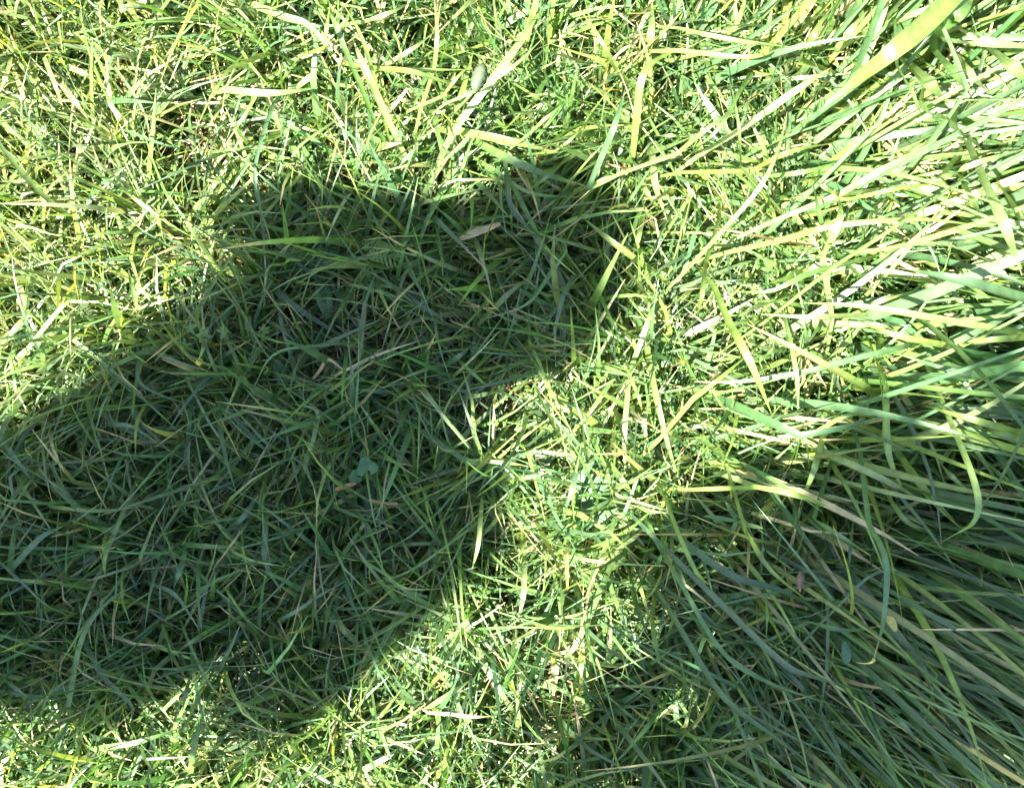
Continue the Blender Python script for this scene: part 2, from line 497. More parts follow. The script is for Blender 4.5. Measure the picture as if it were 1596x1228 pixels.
tuft('grass_tuft', 'pale slanting blades behind the dark oval flower head', 'grass', .16, [
    ([(718, 188), (804, 75), (848, 7)], 13, 'p'), ([(752, 137), (848, 58)], 7, 'p'), ([(800, 130), (862, 168)], 6, 'y'),
    ([(821, 212), (899, 147)], 6, 'g'), ([(865, 236), (913, 192)], 5, 'y'), ([(690, 150), (740, 95)], 6, 'y')])
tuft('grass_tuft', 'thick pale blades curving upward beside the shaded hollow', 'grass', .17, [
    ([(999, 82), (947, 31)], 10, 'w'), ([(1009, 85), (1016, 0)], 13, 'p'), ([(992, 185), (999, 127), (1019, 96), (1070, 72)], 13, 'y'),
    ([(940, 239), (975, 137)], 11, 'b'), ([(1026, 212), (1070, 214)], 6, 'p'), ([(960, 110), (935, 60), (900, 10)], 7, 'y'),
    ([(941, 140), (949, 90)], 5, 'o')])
tuft('grass_tuft', 'wide yellow-green blade lying flat over a second bent blade at the shadow edge', 'grass', .09, [
    ([(715, 205), (790, 219), (872, 240)], 15, 'y'), ([(770, 236), (804, 253), (855, 274), (917, 291)], 14, 'g'),
    ([(917, 291), (982, 267)], 10, 'y'), ([(763, 260), (828, 301), (917, 308)], 7, 'g'), ([(827, 294), (882, 250)], 6, 'g'),
    ([(985, 263), (940, 253)], 5, 'r'), ([(790, 275), (800, 330), (850, 375)], 9, 'b'), ([(800, 290), (830, 350), (855, 395)], 9, 'g')])
tuft('grass_tuft', 'pointed yellow blade and pale broad leaf leaning out of the dark hollow', 'grass', .12, [
    ([(1009, 417), (958, 380), (908, 339)], 11, 'y'), ([(1016, 239), (1022, 291), (1040, 345)], 14, 'w'), ([(995, 274), (1026, 328)], 9, 'p'),
    ([(1000, 345), (985, 400)], 10, 'p'), ([(1070, 330), (1062, 380)], 9, 'y')])

TR = .27
tuft('broad_grass', 'very wide bright leaf slanting up beside short broad pale leaves', 'grass', TR, [
    ([(1510, -30), (1442, 38), (1398, 75), (1347, 116), (1285, 165)], 36, 'y', .33), ([(1473, 62), (1540, 66), (1620, 76)], 19, 'w', .3),
    ([(1541, 68), (1620, 140)], 30, 'p', .28), ([(1490, 85), (1541, 144)], 16, 'w'), ([(1418, 99), (1480, 164)], 27, 'p', .24),
    ([(1436, 164), (1484, 188)], 18, 'p'), ([(1398, 103), (1446, 212)], 8, 'g', .3), ([(1456, 79), (1521, 161)], 15, 'g'),
    ([(1484, 195), (1531, 233)], 22, 'p'), ([(1460, 50), (1500, 20), (1520, -10)], 20, 'g')])
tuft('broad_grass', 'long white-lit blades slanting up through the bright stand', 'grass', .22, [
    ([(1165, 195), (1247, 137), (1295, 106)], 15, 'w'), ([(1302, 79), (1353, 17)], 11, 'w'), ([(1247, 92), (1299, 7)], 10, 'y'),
    ([(1056, 44), (1141, 62), (1241, 75)], 8, 'p'), ([(1056, 79), (1169, 89), (1234, 68)], 8, 'y'),
    ([(1118, 369), (1183, 294), (1213, 233), (1227, 174)], 8, 'p'), ([(1155, 260), (1138, 127)], 6, 'p'),
    ([(1169, 267), (1234, 236), (1306, 222)], 10, 'y'), ([(1195, 275), (1316, 250)], 8, 'g'), ([(1155, 140), (1120, 200), (1065, 250)], 7, 'g'),
    ([(1217, 376), (1150, 362), (1094, 354)], 5, 'r'), ([(1055, 240), (1110, 195), (1180, 150)], 8, 'p')])
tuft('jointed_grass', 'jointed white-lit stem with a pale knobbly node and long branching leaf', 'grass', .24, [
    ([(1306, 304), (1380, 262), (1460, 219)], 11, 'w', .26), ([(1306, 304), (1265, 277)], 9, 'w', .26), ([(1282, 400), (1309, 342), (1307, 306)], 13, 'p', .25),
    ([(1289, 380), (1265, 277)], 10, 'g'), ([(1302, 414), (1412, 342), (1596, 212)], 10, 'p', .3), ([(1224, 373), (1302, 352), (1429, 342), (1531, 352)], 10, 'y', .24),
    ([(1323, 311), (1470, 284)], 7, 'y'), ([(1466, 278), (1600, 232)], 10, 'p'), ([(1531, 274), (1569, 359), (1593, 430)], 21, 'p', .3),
    ([(1504, 290), (1531, 342)], 18, 'p'), ([(1290, 380), (1340, 393), (1460, 379), (1552, 410)], 9, 'p')])
tuft('long_grass', 'long flat blades reaching across level through the sunlit stand', 'grass', .2, [
    ([(1323, 410), (1261, 427), (1200, 454), (1138, 454)], 9, 'g'), ([(1610, 522), (1480, 500), (1350, 478), (1247, 472)], 13, 'p', .24),
    ([(1323, 492), (1261, 494), (1186, 490)], 9, 'w'), ([(1330, 489), (1439, 451)], 6, 'y'), ([(1610, 468), (1501, 437), (1398, 417)], 19, 'b', .28),
    ([(1484, 540), (1398, 523), (1336, 499)], 11, 'y'), ([(1610, 525), (1484, 538)], 11, 'y', .25),
    ([(1398, 543), (1340, 557), (1248, 581), (1152, 595), (1083, 595)], 10, 'b'), ([(1080, 622), (1124, 588), (1193, 530)], 9, 'y'),
    ([(1136, 502), (1169, 564), (1203, 646)], 14, 'y'), ([(1100, 410), (1094, 461), (1085, 499)], 9, 'y'), ([(1620, 585), (1500, 580), (1400, 552)], 12, 'b')])
tuft('long_grass', 'pale lit blades hanging over the edge of the dark deep grass', 'grass', .19, [
    ([(1381, 598), (1384, 701), (1408, 766)], 13, 'p'), ([(1230, 523), (1242, 588), (1244, 656)], 8, 'p'), ([(1271, 673), (1326, 646), (1374, 653)], 8, 'y'),
    ([(1292, 708), (1381, 749), (1436, 779)], 12, 'w'), ([(1398, 704), (1449, 773), (1501, 827)], 13, 'y'), ([(1610, 682), (1520, 655), (1439, 632)], 13, 'y', .25),
    ([(1610, 690), (1514, 663)], 12, 'p', .24), ([(1477, 650), (1518, 697), (1569, 773)], 9, 'p'), ([(1466, 721), (1511, 766)], 9, 'w'),
    ([(1282, 684), (1247, 786)], 11, 'p'), ([(1179, 759), (1292, 790)], 11, 'y'), ([(1384, 773), (1415, 814), (1453, 827)], 9, 'p')])
tuft('curled_grass', 'single grey-green blade curling round into a hook', 'grass', .26, [
    ([(1487, 670), (1511, 728), (1525, 779), (1518, 814), (1490, 832), (1462, 848)], 14, 'p', .27)])
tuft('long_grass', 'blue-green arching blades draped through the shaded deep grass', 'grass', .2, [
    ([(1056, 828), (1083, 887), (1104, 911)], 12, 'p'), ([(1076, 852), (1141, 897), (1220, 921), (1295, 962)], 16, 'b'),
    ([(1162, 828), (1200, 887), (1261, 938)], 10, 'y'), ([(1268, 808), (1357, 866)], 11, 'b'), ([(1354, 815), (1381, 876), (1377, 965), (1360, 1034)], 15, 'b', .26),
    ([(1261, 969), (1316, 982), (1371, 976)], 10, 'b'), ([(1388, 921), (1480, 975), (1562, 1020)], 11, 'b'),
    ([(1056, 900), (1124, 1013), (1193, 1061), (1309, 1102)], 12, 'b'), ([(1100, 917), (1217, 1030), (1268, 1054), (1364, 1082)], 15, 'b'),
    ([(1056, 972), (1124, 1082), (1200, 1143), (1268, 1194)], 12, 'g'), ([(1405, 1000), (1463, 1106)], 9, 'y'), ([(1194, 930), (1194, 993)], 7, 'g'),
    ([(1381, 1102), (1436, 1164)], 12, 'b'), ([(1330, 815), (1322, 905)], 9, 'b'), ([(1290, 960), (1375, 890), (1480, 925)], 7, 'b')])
tuft('straw_stalk', 'straight pale straw stalk lying level in the deep grass', 'straw', .2, [([(1610, 982), (1415, 981)], 6, 'd', .22)])

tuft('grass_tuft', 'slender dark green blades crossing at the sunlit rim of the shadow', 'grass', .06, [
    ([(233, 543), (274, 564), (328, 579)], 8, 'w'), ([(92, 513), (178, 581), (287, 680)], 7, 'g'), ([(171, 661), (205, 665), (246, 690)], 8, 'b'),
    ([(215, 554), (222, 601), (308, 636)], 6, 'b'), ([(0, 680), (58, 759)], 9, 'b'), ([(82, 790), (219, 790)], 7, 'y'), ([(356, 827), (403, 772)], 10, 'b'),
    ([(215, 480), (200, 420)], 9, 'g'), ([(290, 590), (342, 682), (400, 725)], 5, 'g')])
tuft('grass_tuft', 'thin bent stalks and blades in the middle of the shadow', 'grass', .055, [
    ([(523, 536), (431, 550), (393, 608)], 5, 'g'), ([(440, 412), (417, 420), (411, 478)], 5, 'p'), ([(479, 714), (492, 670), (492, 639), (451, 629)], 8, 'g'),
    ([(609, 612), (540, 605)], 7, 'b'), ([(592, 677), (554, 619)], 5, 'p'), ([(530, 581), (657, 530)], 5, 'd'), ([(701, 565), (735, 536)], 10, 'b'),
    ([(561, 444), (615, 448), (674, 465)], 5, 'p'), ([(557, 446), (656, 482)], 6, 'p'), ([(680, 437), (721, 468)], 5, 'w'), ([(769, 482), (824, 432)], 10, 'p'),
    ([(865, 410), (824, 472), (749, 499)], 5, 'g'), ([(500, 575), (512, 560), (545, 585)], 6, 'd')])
tuft('grass_tuft', 'blades reaching from the shadow into the lit lawn', 'grass', .065, [
    ([(732, 718), (831, 728)], 8, 'w'), ([(725, 704), (691, 701), (677, 684)], 5, 'p'), ([(728, 619), (790, 607)], 8, 'g'), ([(721, 567), (762, 605)], 7, 'g'),
    ([(1022, 509), (1012, 478), (1019, 454)], 7, 'w'), ([(971, 567), (927, 632), (896, 673)], 8, 'g'), ([(974, 570), (995, 618), (1002, 649)], 6, 'y'),
    ([(769, 685), (769, 628)], 6, 'd'), ([(865, 632), (903, 649)], 9, 'w')])
tuft('grass_tuft', 'long upright pale blades standing in the bright lawn', 'grass', .12, [
    ([(1009, 547), (1022, 615), (1043, 701), (1070, 786)], 10, 'y'), ([(978, 615), (975, 745)], 9, 'w'), ([(1012, 718), (1005, 650), (1030, 590)], 7, 'p'),
    ([(903, 711), (875, 810)], 9, 'b'), ([(954, 728), (988, 772)], 10, 'p'), ([(985, 570), (1010, 500), (1022, 450)], 9, 'g'),
    ([(884, 900), (886, 840)], 6, 'o'), ([(1005, 800), (1040, 880)], 9, 'g')])
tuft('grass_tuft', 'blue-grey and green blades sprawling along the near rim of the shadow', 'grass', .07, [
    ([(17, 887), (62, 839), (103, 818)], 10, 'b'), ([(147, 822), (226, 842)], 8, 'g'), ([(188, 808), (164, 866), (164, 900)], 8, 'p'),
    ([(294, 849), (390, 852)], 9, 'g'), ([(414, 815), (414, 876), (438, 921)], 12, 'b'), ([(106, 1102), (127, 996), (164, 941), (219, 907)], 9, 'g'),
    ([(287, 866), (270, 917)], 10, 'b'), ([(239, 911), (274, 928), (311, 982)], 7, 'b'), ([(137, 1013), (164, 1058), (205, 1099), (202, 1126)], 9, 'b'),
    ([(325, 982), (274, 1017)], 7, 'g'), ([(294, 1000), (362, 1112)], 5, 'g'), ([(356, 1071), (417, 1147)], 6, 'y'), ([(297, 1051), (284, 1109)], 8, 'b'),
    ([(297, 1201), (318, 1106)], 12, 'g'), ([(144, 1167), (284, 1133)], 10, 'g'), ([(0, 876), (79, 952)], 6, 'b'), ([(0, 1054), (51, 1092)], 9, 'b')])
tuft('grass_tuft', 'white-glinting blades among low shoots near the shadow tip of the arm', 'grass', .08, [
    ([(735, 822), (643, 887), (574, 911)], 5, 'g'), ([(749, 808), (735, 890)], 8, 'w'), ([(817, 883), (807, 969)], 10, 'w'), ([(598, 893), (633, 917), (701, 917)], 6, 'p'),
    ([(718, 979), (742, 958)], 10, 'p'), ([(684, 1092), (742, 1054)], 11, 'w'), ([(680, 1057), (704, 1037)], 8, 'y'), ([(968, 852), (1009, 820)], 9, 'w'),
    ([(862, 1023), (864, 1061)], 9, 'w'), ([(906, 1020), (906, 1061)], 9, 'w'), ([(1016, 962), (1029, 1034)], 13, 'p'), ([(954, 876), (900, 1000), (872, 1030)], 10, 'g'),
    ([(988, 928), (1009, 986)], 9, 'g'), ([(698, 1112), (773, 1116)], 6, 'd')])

# ------------------------------------------------------------------ weeds and loose bits seen singly
def leaf_shape(outline, centre, bow=.15, fold=.12, lobes=None):
    """outline: list of (u,v) round a leaf in metres, v along the midrib; returns verts, faces with a crease and a bow"""
    V, F = [], []
    n = len(outline)
    L = max(abs(v) for _, v in outline) + 1e-6
    Wd = max(abs(u) for u, _ in outline) + 1e-6
    def z(u, v): return -bow * L * (v / L) ** 2 + fold * abs(u) - .1 * Wd * (u / Wd) ** 2
    rings = [1.0, .66, .33]
    for r in rings:
        for (u, v) in outline:
            uu, vv = centre[0] + (u - centre[0]) * r, centre[1] + (v - centre[1]) * r
            V.append((uu, vv, z(uu, vv)))
    V.append((centre[0], centre[1], z(*centre)))
    for k in range(len(rings) - 1):
        for i in range(n):
            j = (i + 1) % n
            F.append((k * n + i, k * n + j, (k + 1) * n + j, (k + 1) * n + i))
    k = len(rings) - 1
    for i in range(n):
        F.append((k * n + i, k * n + (i + 1) % n, len(V) - 1))
    return np.array(V), F

def place(V, at, az, pitch=0.0, roll=0.0):
    ca, sa = math.cos(az), math.sin(az)
    cp, sp = math.cos(pitch), math.sin(pitch); cr, sr = math.cos(roll), math.sin(roll)
    R = np.array([[ca, -sa, 0], [sa, ca, 0], [0, 0, 1]]) @ np.array([[1, 0, 0], [0, cp, -sp], [0, sp, cp]]) @ np.array([[cr, 0, sr], [0, 1, 0], [-sr, 0, cr]])
    return V @ R.T + np.asarray(at)

def tube(pts, radii, sides=6):
    pts = np.array(pts, float); V, F = [], []
    tg = np.gradient(pts, axis=0)
    for p, t, r in zip(pts, tg, radii):
        t = t / (np.linalg.norm(t) + 1e-9)
        a = np.cross(t, [0.31, .2, .93]); a /= np.linalg.norm(a) + 1e-9
        b = np.cross(t, a)
        for k in range(sides):
            ang = 2 * math.pi * k / sides
            V.append(p + r * (math.cos(ang) * a + math.sin(ang) * b))
    for i in range(len(pts) - 1):
        for k in range(sides):
            k2 = (k + 1) % sides
            F.append((i * sides + k, i * sides + k2, (i + 1) * sides + k2, (i + 1) * sides + k))
    F.append(tuple(range(sides))[::-1]); F.append(tuple((len(pts) - 1) * sides + k for k in range(sides)))
    return np.array(V), F

def cols(V, c, jit=.08):
    V = np.asarray(V)
    return np.clip(np.array(c)[None] * np.exp(rng.normal(0, jit, (len(V), 1))), 0, 1)

def uvs(V):
    return np.asarray(V)[:, :2] * 40

def ovate(L, Wd, n=16, tip=1.4, serr=0.0):
    out = []
    for i in range(n):
        a = 2 * math.pi * i / n
        v = -math.cos(a) * L / 2 + L / 2
        f = v / L
        u = math.sin(a) * Wd / 2 * (1.15 - .35 * f)
        s = 1 + (serr if i % 2 else -serr)
        out.append((u * s, v))
    return out

def lobed(R, lob=5, depth=.3):
    out = []
    n = lob * 4
    for i in range(n):
        a = math.radians(-60) + i / (n - 1) * math.radians(300) - math.pi / 2 + math.radians(60) + math.radians(-30) - math.pi / 2 * 0
        r = R * (1 - depth * abs(math.sin(lob * math.pi * i / (n - 1) )) ** 3 if i % 4 else 1) 
        r = R * (1 - depth * (.5 + .5 * math.cos(2 * math.pi * i / 4)))
        a = math.pi * -.32 + i / (n - 1) * math.pi * 1.64
        out.append((r * math.cos(a), r * math.sin(a) + R * .15))
    out.append((0, R * .1))
    return out

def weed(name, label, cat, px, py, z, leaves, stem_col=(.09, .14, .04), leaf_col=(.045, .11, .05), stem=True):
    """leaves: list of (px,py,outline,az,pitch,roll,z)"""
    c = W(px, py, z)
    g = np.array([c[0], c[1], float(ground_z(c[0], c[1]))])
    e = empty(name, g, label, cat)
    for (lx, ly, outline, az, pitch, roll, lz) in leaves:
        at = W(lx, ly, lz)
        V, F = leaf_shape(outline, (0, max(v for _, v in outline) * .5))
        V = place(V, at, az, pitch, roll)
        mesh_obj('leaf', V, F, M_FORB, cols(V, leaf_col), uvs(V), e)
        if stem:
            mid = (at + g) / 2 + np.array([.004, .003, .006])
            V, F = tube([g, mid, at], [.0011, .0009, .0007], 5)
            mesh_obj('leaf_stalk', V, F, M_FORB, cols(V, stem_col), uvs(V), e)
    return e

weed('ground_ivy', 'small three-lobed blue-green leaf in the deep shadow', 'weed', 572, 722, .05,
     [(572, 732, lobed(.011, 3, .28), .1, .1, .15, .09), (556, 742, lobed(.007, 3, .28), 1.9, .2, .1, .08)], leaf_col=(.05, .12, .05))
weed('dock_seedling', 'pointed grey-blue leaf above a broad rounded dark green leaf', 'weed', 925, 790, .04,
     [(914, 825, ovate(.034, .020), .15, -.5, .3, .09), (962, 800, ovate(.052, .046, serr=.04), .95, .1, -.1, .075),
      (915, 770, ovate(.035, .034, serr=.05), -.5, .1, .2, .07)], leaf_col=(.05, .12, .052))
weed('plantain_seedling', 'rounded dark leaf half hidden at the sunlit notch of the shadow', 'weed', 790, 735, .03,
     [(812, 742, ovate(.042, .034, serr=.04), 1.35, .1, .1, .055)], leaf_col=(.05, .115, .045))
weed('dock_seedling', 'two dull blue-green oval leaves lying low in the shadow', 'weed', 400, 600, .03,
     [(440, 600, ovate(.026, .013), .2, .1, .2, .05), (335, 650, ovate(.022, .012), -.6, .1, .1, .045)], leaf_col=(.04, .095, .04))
weed('buttercup', 'sunlit buttercup with pale divided leaves and a yellow bud', 'weed', 315, 540, .05,
     [(318, 525, lobed(.008, 5, .5), .3, .2, .1, .085), (290, 535, lobed(.0065, 5, .5), 2.3, .2, .1, .08),
      (345, 520, lobed(.007, 5, .5), -1.3, .2, .1, .085), (300, 512, lobed(.0065, 5, .5), 1.2, .2, .1, .09),
      (410, 515, lobed(.0065, 5, .5), -1.2, .2, .1, .06)], leaf_col=(.10, .17, .05))

def bud(parent, px, py, z, r, col, name='bud', elong=1.5, az=0.0, bumps=.12):
    c = W(px, py, z)
    V, F = [], []
    nu, nv = 14, 16
    for j in range(nv + 1):
        ph = math.pi * j / nv
        for i in range(nu):
            th = 2 * math.pi * i / nu
            rr = r * (1 + bumps * (1 if (i + j) % 2 else -1) + random.uniform(-.06, .06))
            x = rr * math.sin(ph) * math.cos(th); zz = rr * math.sin(ph) * math.sin(th); y = -r * elong * math.cos(ph)
            V.append((x, y, zz))
    for j in range(nv):
        for i in range(nu):
            i2 = (i + 1) % nu
            F.append((j * nu + i, j * nu + i2, (j + 1) * nu + i2, (j + 1) * nu + i))
    V = place(np.array(V), c, az, .25)
    return mesh_obj(name, V, F, M_FORB, cols(V, col, .15), uvs(V), parent)

bc = [o for o in C.objects if o.name.startswith('buttercup')][0]
bud(bc, 311, 564, .085, .0032, (.6, .5, .07), 'flower_bud', 1.1)
for q in (0, .5):
    V, F = tube([W(318 + 8 * q, 528, .085), W(315 + 5 * q, 545, .085), W(311, 560, .085)], [.0012, .0011, .001], 5)
    mesh_obj('flower_stalk', V, F, M_FORB, cols(V, (.2, .26, .09)), uvs(V), bc)

# ribwort plantain flower head on a long stalk
g0 = W(700, 190, 0.0); g0[2] = float(ground_z(g0[0], g0[1]))
pl = empty('ribwort_plantain', g0, 'dark oval plantain flower head on a stalk in the bright grass', 'weed')
V, F = tube([g0, W(712, 172, .12), W(728, 155, .21), W(738, 142, .245)], [.0016, .0014, .0013, .0012], 6)
mesh_obj('flower_stalk', V, F, M_FORB, cols(V, (.10, .16, .06)), uvs(V), pl)
bud(pl, 747, 122, .255, .0052, (.05, .075, .04), 'flower_head', 2.0, -.35, .17)
for (a, b, c_) in (((700, 190), (640, 230), .06), ((700, 190), (735, 255), .05)):
    pass

# feathery yarrow leaf lit at the shadow rim, and a grass seed head beside it
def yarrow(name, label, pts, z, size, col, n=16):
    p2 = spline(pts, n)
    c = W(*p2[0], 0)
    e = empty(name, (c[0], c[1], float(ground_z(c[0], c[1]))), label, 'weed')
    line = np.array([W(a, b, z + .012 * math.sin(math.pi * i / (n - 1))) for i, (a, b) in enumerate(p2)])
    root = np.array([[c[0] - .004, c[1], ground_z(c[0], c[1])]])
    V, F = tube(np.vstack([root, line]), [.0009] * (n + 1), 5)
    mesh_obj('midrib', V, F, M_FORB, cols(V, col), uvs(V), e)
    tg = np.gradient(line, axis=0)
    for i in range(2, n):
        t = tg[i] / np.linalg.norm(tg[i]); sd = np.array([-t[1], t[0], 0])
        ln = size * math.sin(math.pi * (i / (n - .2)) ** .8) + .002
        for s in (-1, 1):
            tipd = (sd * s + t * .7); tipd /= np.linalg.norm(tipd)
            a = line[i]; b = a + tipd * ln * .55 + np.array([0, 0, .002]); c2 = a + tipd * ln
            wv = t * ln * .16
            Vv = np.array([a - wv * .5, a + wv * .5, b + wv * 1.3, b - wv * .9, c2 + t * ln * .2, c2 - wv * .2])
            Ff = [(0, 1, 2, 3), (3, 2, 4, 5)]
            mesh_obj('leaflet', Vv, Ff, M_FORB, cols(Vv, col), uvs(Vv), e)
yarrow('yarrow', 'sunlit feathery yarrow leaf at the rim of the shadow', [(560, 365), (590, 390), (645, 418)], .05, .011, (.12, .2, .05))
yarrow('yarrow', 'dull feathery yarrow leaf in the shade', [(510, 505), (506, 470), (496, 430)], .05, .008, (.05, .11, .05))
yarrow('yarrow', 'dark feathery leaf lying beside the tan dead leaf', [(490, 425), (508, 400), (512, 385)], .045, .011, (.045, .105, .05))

# loose dead leaves and petals
def loose(name, label, cat, pts, wpx, z, c1, c2):
    p2 = spline(pts, 9)
    c = W(*p2[4], z)
    line = np.array([W(a, b, z + .002 * math.sin(i)) for i, (a, b) in enumerate(p2)])[None]
    tg = np.gradient(line, axis=1); az = np.arctan2(tg[..., 1], tg[..., 0])
    t = np.linspace(0, 1, 9)
    wd = (wpx * PX * (CAM_H - z) / CAM_H * (.25 + .75 * np.sin(math.pi * np.clip(t * .92 + .06, 0, 1)) ** .7))[None]
    a, b, c_ = sweep(line, az, wd, np.full((1, 9), .15), .3)
    V = np.stack([a, b, c_], 2).reshape(-1, 3)
    row = np.arange(8) * 3
    F = np.concatenate([np.stack([row + q, row + q + 1, row + 4 + q, row + 3 + q], 1) for q in range(2)])
    f = np.abs(t - .55)[:, None] * 1.8
    cc = np.repeat((np.array(c1) * (1 - f) + np.array(c2) * f)[:, None, :], 3, 1).reshape(-1, 3)
    V0 = V.mean(0)
    o = mesh_obj(name, V - V0, F, M_DRY, np.clip(cc, 0, 1), np.stack(np.broadcast_arrays(np.array([0, .5, 1.])[None], t[:, None] * 2), -1).reshape(-1, 2))
    o.location = V0
    return tag(o, label, cat)
loose('dead_leaf', 'pale tan dead leaf with brown ends lying in the shadow', 'leaf', [(716, 373), (745, 361), (780, 349)], 12, .085, (.40, .33, .2), (.24, .15, .07))
loose('dead_leaf', 'small golden-brown leaf scrap beside the lobed blue-green leaf', 'leaf', [(520, 764), (540, 757), (556, 753)], 7, .075, (.3, .2, .08), (.22, .1, .03))
loose('dead_leaf', 'ochre leaf scrap below the lobed blue-green leaf', 'leaf', [(572, 778), (595, 784), (620, 785)], 6, .075, (.28, .19, .09), (.3, .14, .05))
loose('dead_leaf', 'orange-brown dead scrap under the feathered blades at the near rim', 'leaf', [(226, 1192), (235, 1175), (244, 1163)], 9, .04, (.5, .24, .05), (.4, .2, .05))
loose('yellow_petal', 'single pale yellow petal caught on a hanging blue-green blade', 'petal', [(1380, 962), (1389, 968), (1396, 984)], 13, .24, (.34, .32, .09), (.28, .26, .07))
sh = empty('seed_head', W(1247, 930, 0), 'small pinkish-brown seed head standing in the shaded deep grass', 'seed head')
V, F = tube([W(1247, 930, .0), W(1247, 922, .1), W(1247, 918, .17)], [.001, .001, .0009], 5)
mesh_obj('stalk', V, F, M_DRY, cols(V, (.3, .22, .14)), uvs(V), sh)
bud(sh, 1247, 905, .175, .0024, (.2, .14, .1), 'spikelets', 3.2, .05, .35)
weed('dock_seedling', 'small pointed green leaf hanging in the shaded deep grass', 'weed', 1318, 1000, .16,
     [(1320, 1034, ovate(.019, .009), .1, .2, .2, .18)], leaf_col=(.06, .12, .07))
weed('cleavers', 'whorl of pale narrow leaves with brown tips at the edge of the deep grass', 'weed', 1148, 812, .12,
     [(1148, 812, ovate(l, .0042), a, p_, .3, .15) for a, l, p_ in ((.5, .020, .3), (1.4, .028, -.2), (2.9, .016, -.5), (4.4, .024, .1))], leaf_col=(.07, .13, .045))

# low clover and small round leaves spread through the sward
def small_leaves():
    nL = 1500
    x = rng.uniform(-FX, FX, nL); y = rng.uniform(-FY, FY, nL)
    keep = rng.random(nL) < np.clip(.25 + .75 * np.sin(6 * x + 1) * np.cos(5 * y), 0, 1)
    x, y = x[keep], y[keep]; nL = len(x)
    n = 8
    V = np.zeros((nL, n + 1, 3)); F = []
    for i in range(nL):
        o = np.array(ovate(random.uniform(.006, .013), random.uniform(.005, .010), n))
        v = np.concatenate([o, np.zeros((n, 1))], 1); v = np.vstack([v, [[0, o[:, 1].max() * .5, -.0008]]])
        V[i] = place(v, (x[i], y[i], ground_z(x[i], y[i]) + random.uniform(.008, .04)), random.uniform(0, 6.28), random.gauss(0, .35), random.gauss(0, .35))
        F += [(i * (n + 1) + k, i * (n + 1) + (k + 1) % n, i * (n + 1) + n) for k in range(n)]
    Vf = V.reshape(-1, 3)
    o = mesh_obj('ground_cover_leaves', Vf, np.array(F), M_FORB, np.repeat(palette(nL, [(.045, .11, .04), (.07, .15, .04), (.1, .18, .05)], [.4, .4, .2]), n + 1, 0), uvs(Vf))
    o['kind'] = 'stuff'; o['label'] = 'tiny rounded weed leaves growing low between the grass blades'
small_leaves()

# ------------------------------------------------------------------ the photographer, whose shadow lies on the grass (stands outside the frame)
FEET = -1.03 * D + .085 * P
def B(f, r, z):
    return FEET + f * D + r * P + np.array([0, 0, z])

def limb(bm, a, b, ra, rb, seg=12, rings=7, flat=1.0):
    """tapered capsule"""
    a, b = np.array(a, float), np.array(b, float)
    d = b - a; Ln = np.linalg.norm(d); t = d / Ln
    s = np.cross(t, P if abs(np.dot(t, P)) < .9 else D); s /= np.linalg.norm(s); u = np.cross(t, s)
    prof = []
    for k in range(4): ang = math.pi / 2 * k / 4; prof.append((-ra * math.cos(ang), ra * math.sin(ang) + 1e-4))
    for k in range(rings): f = k / (rings - 1); prof.append((Ln * f, ra + (rb - ra) * f))
    for k in range(1, 5): ang = math.pi / 2 * k / 4; prof.append((Ln + rb * math.sin(ang), rb * math.cos(ang) + 1e-4))
    rows = []
    for (x, r) in prof:
        rows.append([bm.verts.new(a + t * x + r * (math.cos(2 * math.pi * q / seg) * s * flat + math.sin(2 * math.pi * q / seg) * u)) for q in range(seg)])
    for r0, r1 in zip(rows, rows[1:]):
        for q in range(seg):
            bm.faces.new((r0[q], r0[(q + 1) % seg], r1[(q + 1) % seg], r1[q]))
    bm.faces.new(rows[0][::-1]); bm.faces.new(rows[-1])

def ellipsoid(bm, c, rf, rr, rz):
    nu, nv = 16, 12; rows = []
    for j in range(nv + 1):
        ph = math.pi * (j + .02) / (nv + .04)
        rows.append([bm.verts.new(np.array(c) + D * rf * math.sin(ph) * math.cos(2 * math.pi * i / nu) + P * rr * math.sin(ph) * math.sin(2 * math.pi * i / nu) + np.array([0, 0, rz * math.cos(ph)])) for i in range(nu)])
    for r0, r1 in zip(rows, rows[1:]):
        for i in range(nu):
            bm.faces.new((r0[i], r1[i], r1[(i + 1) % nu], r0[(i + 1) % nu]))
    bm.faces.new(rows[0][::-1]); bm.faces.new(rows[-1])

def body_part(name, bm, mat, parent, voxel):
    bmesh.ops.recalc_face_normals(bm, faces=bm.faces)
    bmesh.ops.translate(bm, verts=bm.verts, vec=-Vector(parent.location))
    me = bpy.data.meshes.new(name); bm.to_mesh(me); bm.free()
    me.materials.append(mat)
    o = bpy.data.objects.new(name, me); C.objects.link(o); o.parent = parent
    if voxel:
        m = o.modifiers.new('join', 'REMESH'); m.mode = 'VOXEL'; m.voxel_size = voxel; m.use_smooth_shade = True
        s = o.modifiers.new('smooth', 'SMOOTH'); s.iterations = 3; s.factor = .5
    return o

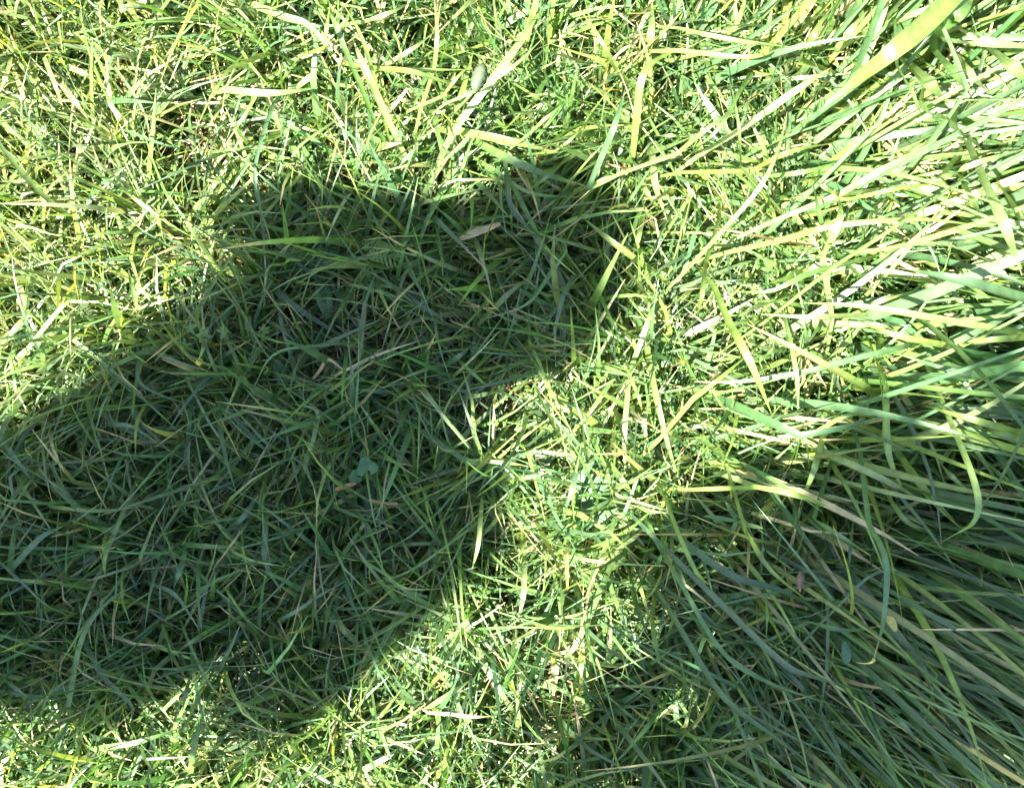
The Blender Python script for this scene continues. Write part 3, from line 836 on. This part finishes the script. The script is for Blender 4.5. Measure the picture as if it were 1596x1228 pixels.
def person():
    skin = plain('skin', (.45, .28, .2), .5, 60, .08, .05)
    jacket = plain('navy_jacket', (.03, .04, .07), .8, 80, .25, .2)
    denim = plain('blue_jeans', (.05, .08, .15), .85, 150, .3, .2)
    leather = plain('brown_shoe_leather', (.07, .045, .03), .5, 60, .3, .15)
    hairm = plain('dark_hair', (.03, .02, .015), .55, 200, .4, .5)
    dark = plain('phone_shell', (.015, .015, .017), .25, 20, .2, .0)
    e = empty('person', FEET, 'person in navy jacket and blue jeans standing on the lawn, holding up a phone', 'person')
    # head, neck, hands: one skin mesh
    bm = bmesh.new()
    ellipsoid(bm, B(.035, 0, 1.575), .095, .077, .118)
    ellipsoid(bm, B(.06, 0, 1.515), .065, .058, .06)
    limb(bm, B(0, 0, 1.38), B(.02, 0, 1.52), .058, .054)
    limb(bm, B(.125, 0, 1.59), B(.142, 0, 1.545), .010, .016)
    for s in (-1, 1): ellipsoid(bm, B(.025, s * .078, 1.565), .020, .010, .033)
    body = body_part('head', bm, skin, e, .006)
    ce = [B(.118, s * .032, 1.59) for s in (-1, 1)]
    for c in ce:
        bm = bmesh.new(); ellipsoid(bm, c, .012, .014, .011)
        body_part('eye', bm, plain('eye_white', (.7, .7, .68), .2, 10, .02, 0), e, None)
    for c in ce:
        bm = bmesh.new(); ellipsoid(bm, c + .008 * D, .006, .006, .006)
        body_part('iris', bm, dark, e, None)
    bm = bmesh.new(); limb(bm, B(.118, -.024, 1.503), B(.118, .024, 1.503), .006, .006)
    body_part('mouth', bm, plain('lips', (.4, .16, .14), .5, 30, .1, 0), e, None)
    bm = bmesh.new()
    ellipsoid(bm, B(.008, 0, 1.612), .106, .092, .102)
    ellipsoid(bm, B(-.03, 0, 1.57), .075, .08, .1)
    body_part('hair', bm, hairm, e, .008)
    # jacket: trunk, shoulders and sleeves in one surface
    bm = bmesh.new()
    limb(bm, B(.0, 0, .90), B(0, 0, 1.10), .130, .138, flat=.8)
    limb(bm, B(.0, 0, 1.05), B(.0, 0, 1.27), .138, .152, flat=.75)
    limb(bm, B(0, -.125, 1.36), B(0, .115, 1.375), .075, .076)
    RS, RE, RW = B(0, -.16, 1.35), B(-.03, -.215, 1.09), B(.10, -.19, .97)
    LS, LE, LW = B(0, .145, 1.37), B(.12, .165, 1.19), B(.19, .085, 1.28)
    limb(bm, B(.0, -.05, .92), B(.0, -.03, 1.08), .125, .12)
    limb(bm, RS, RE, .064, .052); limb(bm, RE, RW, .05, .040)
    limb(bm, LS, LE, .064, .052); limb(bm, LE, LW, .05, .038)
    limb(bm, B(-.01, 0, 1.40), B(.01, 0, 1.44), .078, .068)
    body_part('jacket', bm, jacket, e, .012)
    # hands with five fingers
    def hand(w, fdir, across, curl, name):
        fdir, across, curl = (np.array(v, float) / np.linalg.norm(v) for v in (fdir, across, curl))
        bm = bmesh.new()
        for k in range(4):
            o_ = across * (-.030 + .020 * k)
            base = w + fdir * .085 + o_
            limb(bm, w + o_ * .6 + fdir * .01, base, .015, .0115, 8, 3)
            ln = (.062, .074, .078, .066)[k] if k else .056
            m1 = base + fdir * ln * .5 + curl * .010
            m2 = m1 + (fdir * .6 + curl * .8) * ln * .45
            limb(bm, base, m1, .0092, .0085, 8, 3); limb(bm, m1, m2, .0085, .0072, 8, 3)
        tb = w + fdir * .03 + across * .035
        t1 = tb + fdir * .025 + across * .025; t2 = t1 + fdir * .03 + curl * .012
        limb(bm, w + fdir * .015 + across * .015, tb, .014, .012, 8, 3); limb(bm, tb, t1, .012, .010, 8, 3); limb(bm, t1, t2, .010, .008, 8, 3)
        body_part(name, bm, skin, e, .004)
    hand(RW, D - np.array([0, 0, .35]), np.array([0, 0, 1.]) + .2 * D, P, 'hand')
    hand(LW + .01 * D, .5 * D - .35 * P + np.array([0, 0, .75]), D * .5 + P * .3 + np.array([0, 0, .3]), -P, 'hand')
    # trousers, shoes
    bm = bmesh.new()
    limb(bm, B(0, -.03, .93), B(0, .03, .93), .108, .108)
    for s in (-1, 1):
        limb(bm, B(0, .012 + s * .048, .88), B(.015, .015 + s * .05, .48), .074, .056); limb(bm, B(.015, .015 + s * .05, .48), B(0, .015 + s * .055, .09), .060, .050)
    body_part('trousers', bm, denim, e, .012)
    for s in (-1, 1):
        bm = bmesh.new()
        limb(bm, B(-.04, s * .06 + .015, .045), B(.15, s * .075 + .015, .038), .042, .038); limb(bm, B(-.02, s * .057 + .015, .05), B(-.02, s * .057 + .015, .11), .045, .045)
        body_part('shoe', bm, leather, e, .008)
    # the phone in the raised left hand is its own thing
    c = LW + .045 * D - .03 * P + np.array([0, 0, .06])
    ph = empty('phone', c, 'slim dark phone held up in the left hand of the person', 'phone')
    bm = bmesh.new()
    bmesh.ops.create_cube(bm, size=1)
    for v in bm.verts:
        q = v.co.copy(); v.co = Vector(D) * q.x * .009 + Vector(P) * q.y * .074 + Vector((0, 0, 1)) * q.z * .15
    bmesh.ops.bevel(bm, geom=bm.edges[:] , offset=.003, segments=2, affect='EDGES')
    me = bpy.data.meshes.new('phone_case'); bm.to_mesh(me); bm.free(); me.materials.append(dark)
    o = bpy.data.objects.new('phone_case', me); C.objects.link(o); o.parent = ph
    sc_m = plain('phone_glass', (.01, .01, .012), .05, 5, .05, 0)
    V = np.array([c - D * .0048 + P * a * .034 + np.array([0, 0, b * .07]) for a, b in ((-1, -1), (1, -1), (1, 1), (-1, 1))])
    mesh_obj('screen', V, [(0, 1, 2, 3)], sc_m, None, None, ph, False)
person()

# ------------------------------------------------------------------ unseen slim young tree, added outside the frame to shade the deep grass
def shade_sapling():
    base = -.62 * D - .365 * P
    base[2] = float(ground_z(base[0], base[1]))
    e = empty('shade_sapling', base, 'unseen slim leafy young tree with a narrow crown, added to shade the tall grass', 'tree')
    bark = plain('sapling_bark', (.13, .1, .075), .85, 90, .4, .5)
    top = base + np.array([.03, -.02, 2.25])
    pts = [base + np.array([.012 * math.sin(2.2 * k), .010 * math.cos(1.7 * k), 2.25 * k / 8]) for k in range(9)]
    V, F = tube(pts, [.015 - .0014 * k for k in range(9)], 9)
    mesh_obj('trunk', V, F, bark, None, None, e)
    allV, allF, lv = [], [], []
    cnt = 0
    leafpos = []
    for b in range(70):
        z = random.uniform(.82, 2.2)
        k = z / 2.25 * 8; i = min(7, int(k)); p0 = pts[i] + (pts[i + 1] - pts[i]) * (k - i)
        a = random.uniform(0, 6.28); ln = random.uniform(.10, .20)
        p1 = p0 + np.array([math.cos(a) * ln * .6, math.sin(a) * ln * .6, ln * .5]); p2 = p0 + np.array([math.cos(a) * ln, math.sin(a) * ln, ln * .9])
        V, F = tube([p0, p1, p2], [.004, .003, .0015], 5)
        mesh_obj('branch', V, F, bark, None, None, e)
        for q in range(24):
            f = random.uniform(.2, 1.05)
            leafpos.append(p0 + (p2 - p0) * f + np.random.default_rng(b * 40 + q).normal(0, .028, 3))
    n = 8; VV, FF = [], []
    for i, p in enumerate(leafpos):
        o = np.array(ovate(random.uniform(.045, .07), random.uniform(.028, .042), n))
        v = np.concatenate([o, np.zeros((n, 1))], 1); v = np.vstack([v, [[0, o[:, 1].max() * .5, -.004]]])
        VV.append(place(v, p, random.uniform(0, 6.28), random.gauss(-.3, .5), random.gauss(0, .5)))
        FF += [(i * (n + 1) + k, i * (n + 1) + (k + 1) % n, i * (n + 1) + n) for k in range(n)]
    VV = np.concatenate(VV)
    mesh_obj('crown', VV, np.array(FF), M_FORB, np.repeat(palette(len(leafpos), [(.05, .11, .03), (.07, .14, .035)], [.5, .5]), n + 1, 0), uvs(VV), e)
shade_sapling()
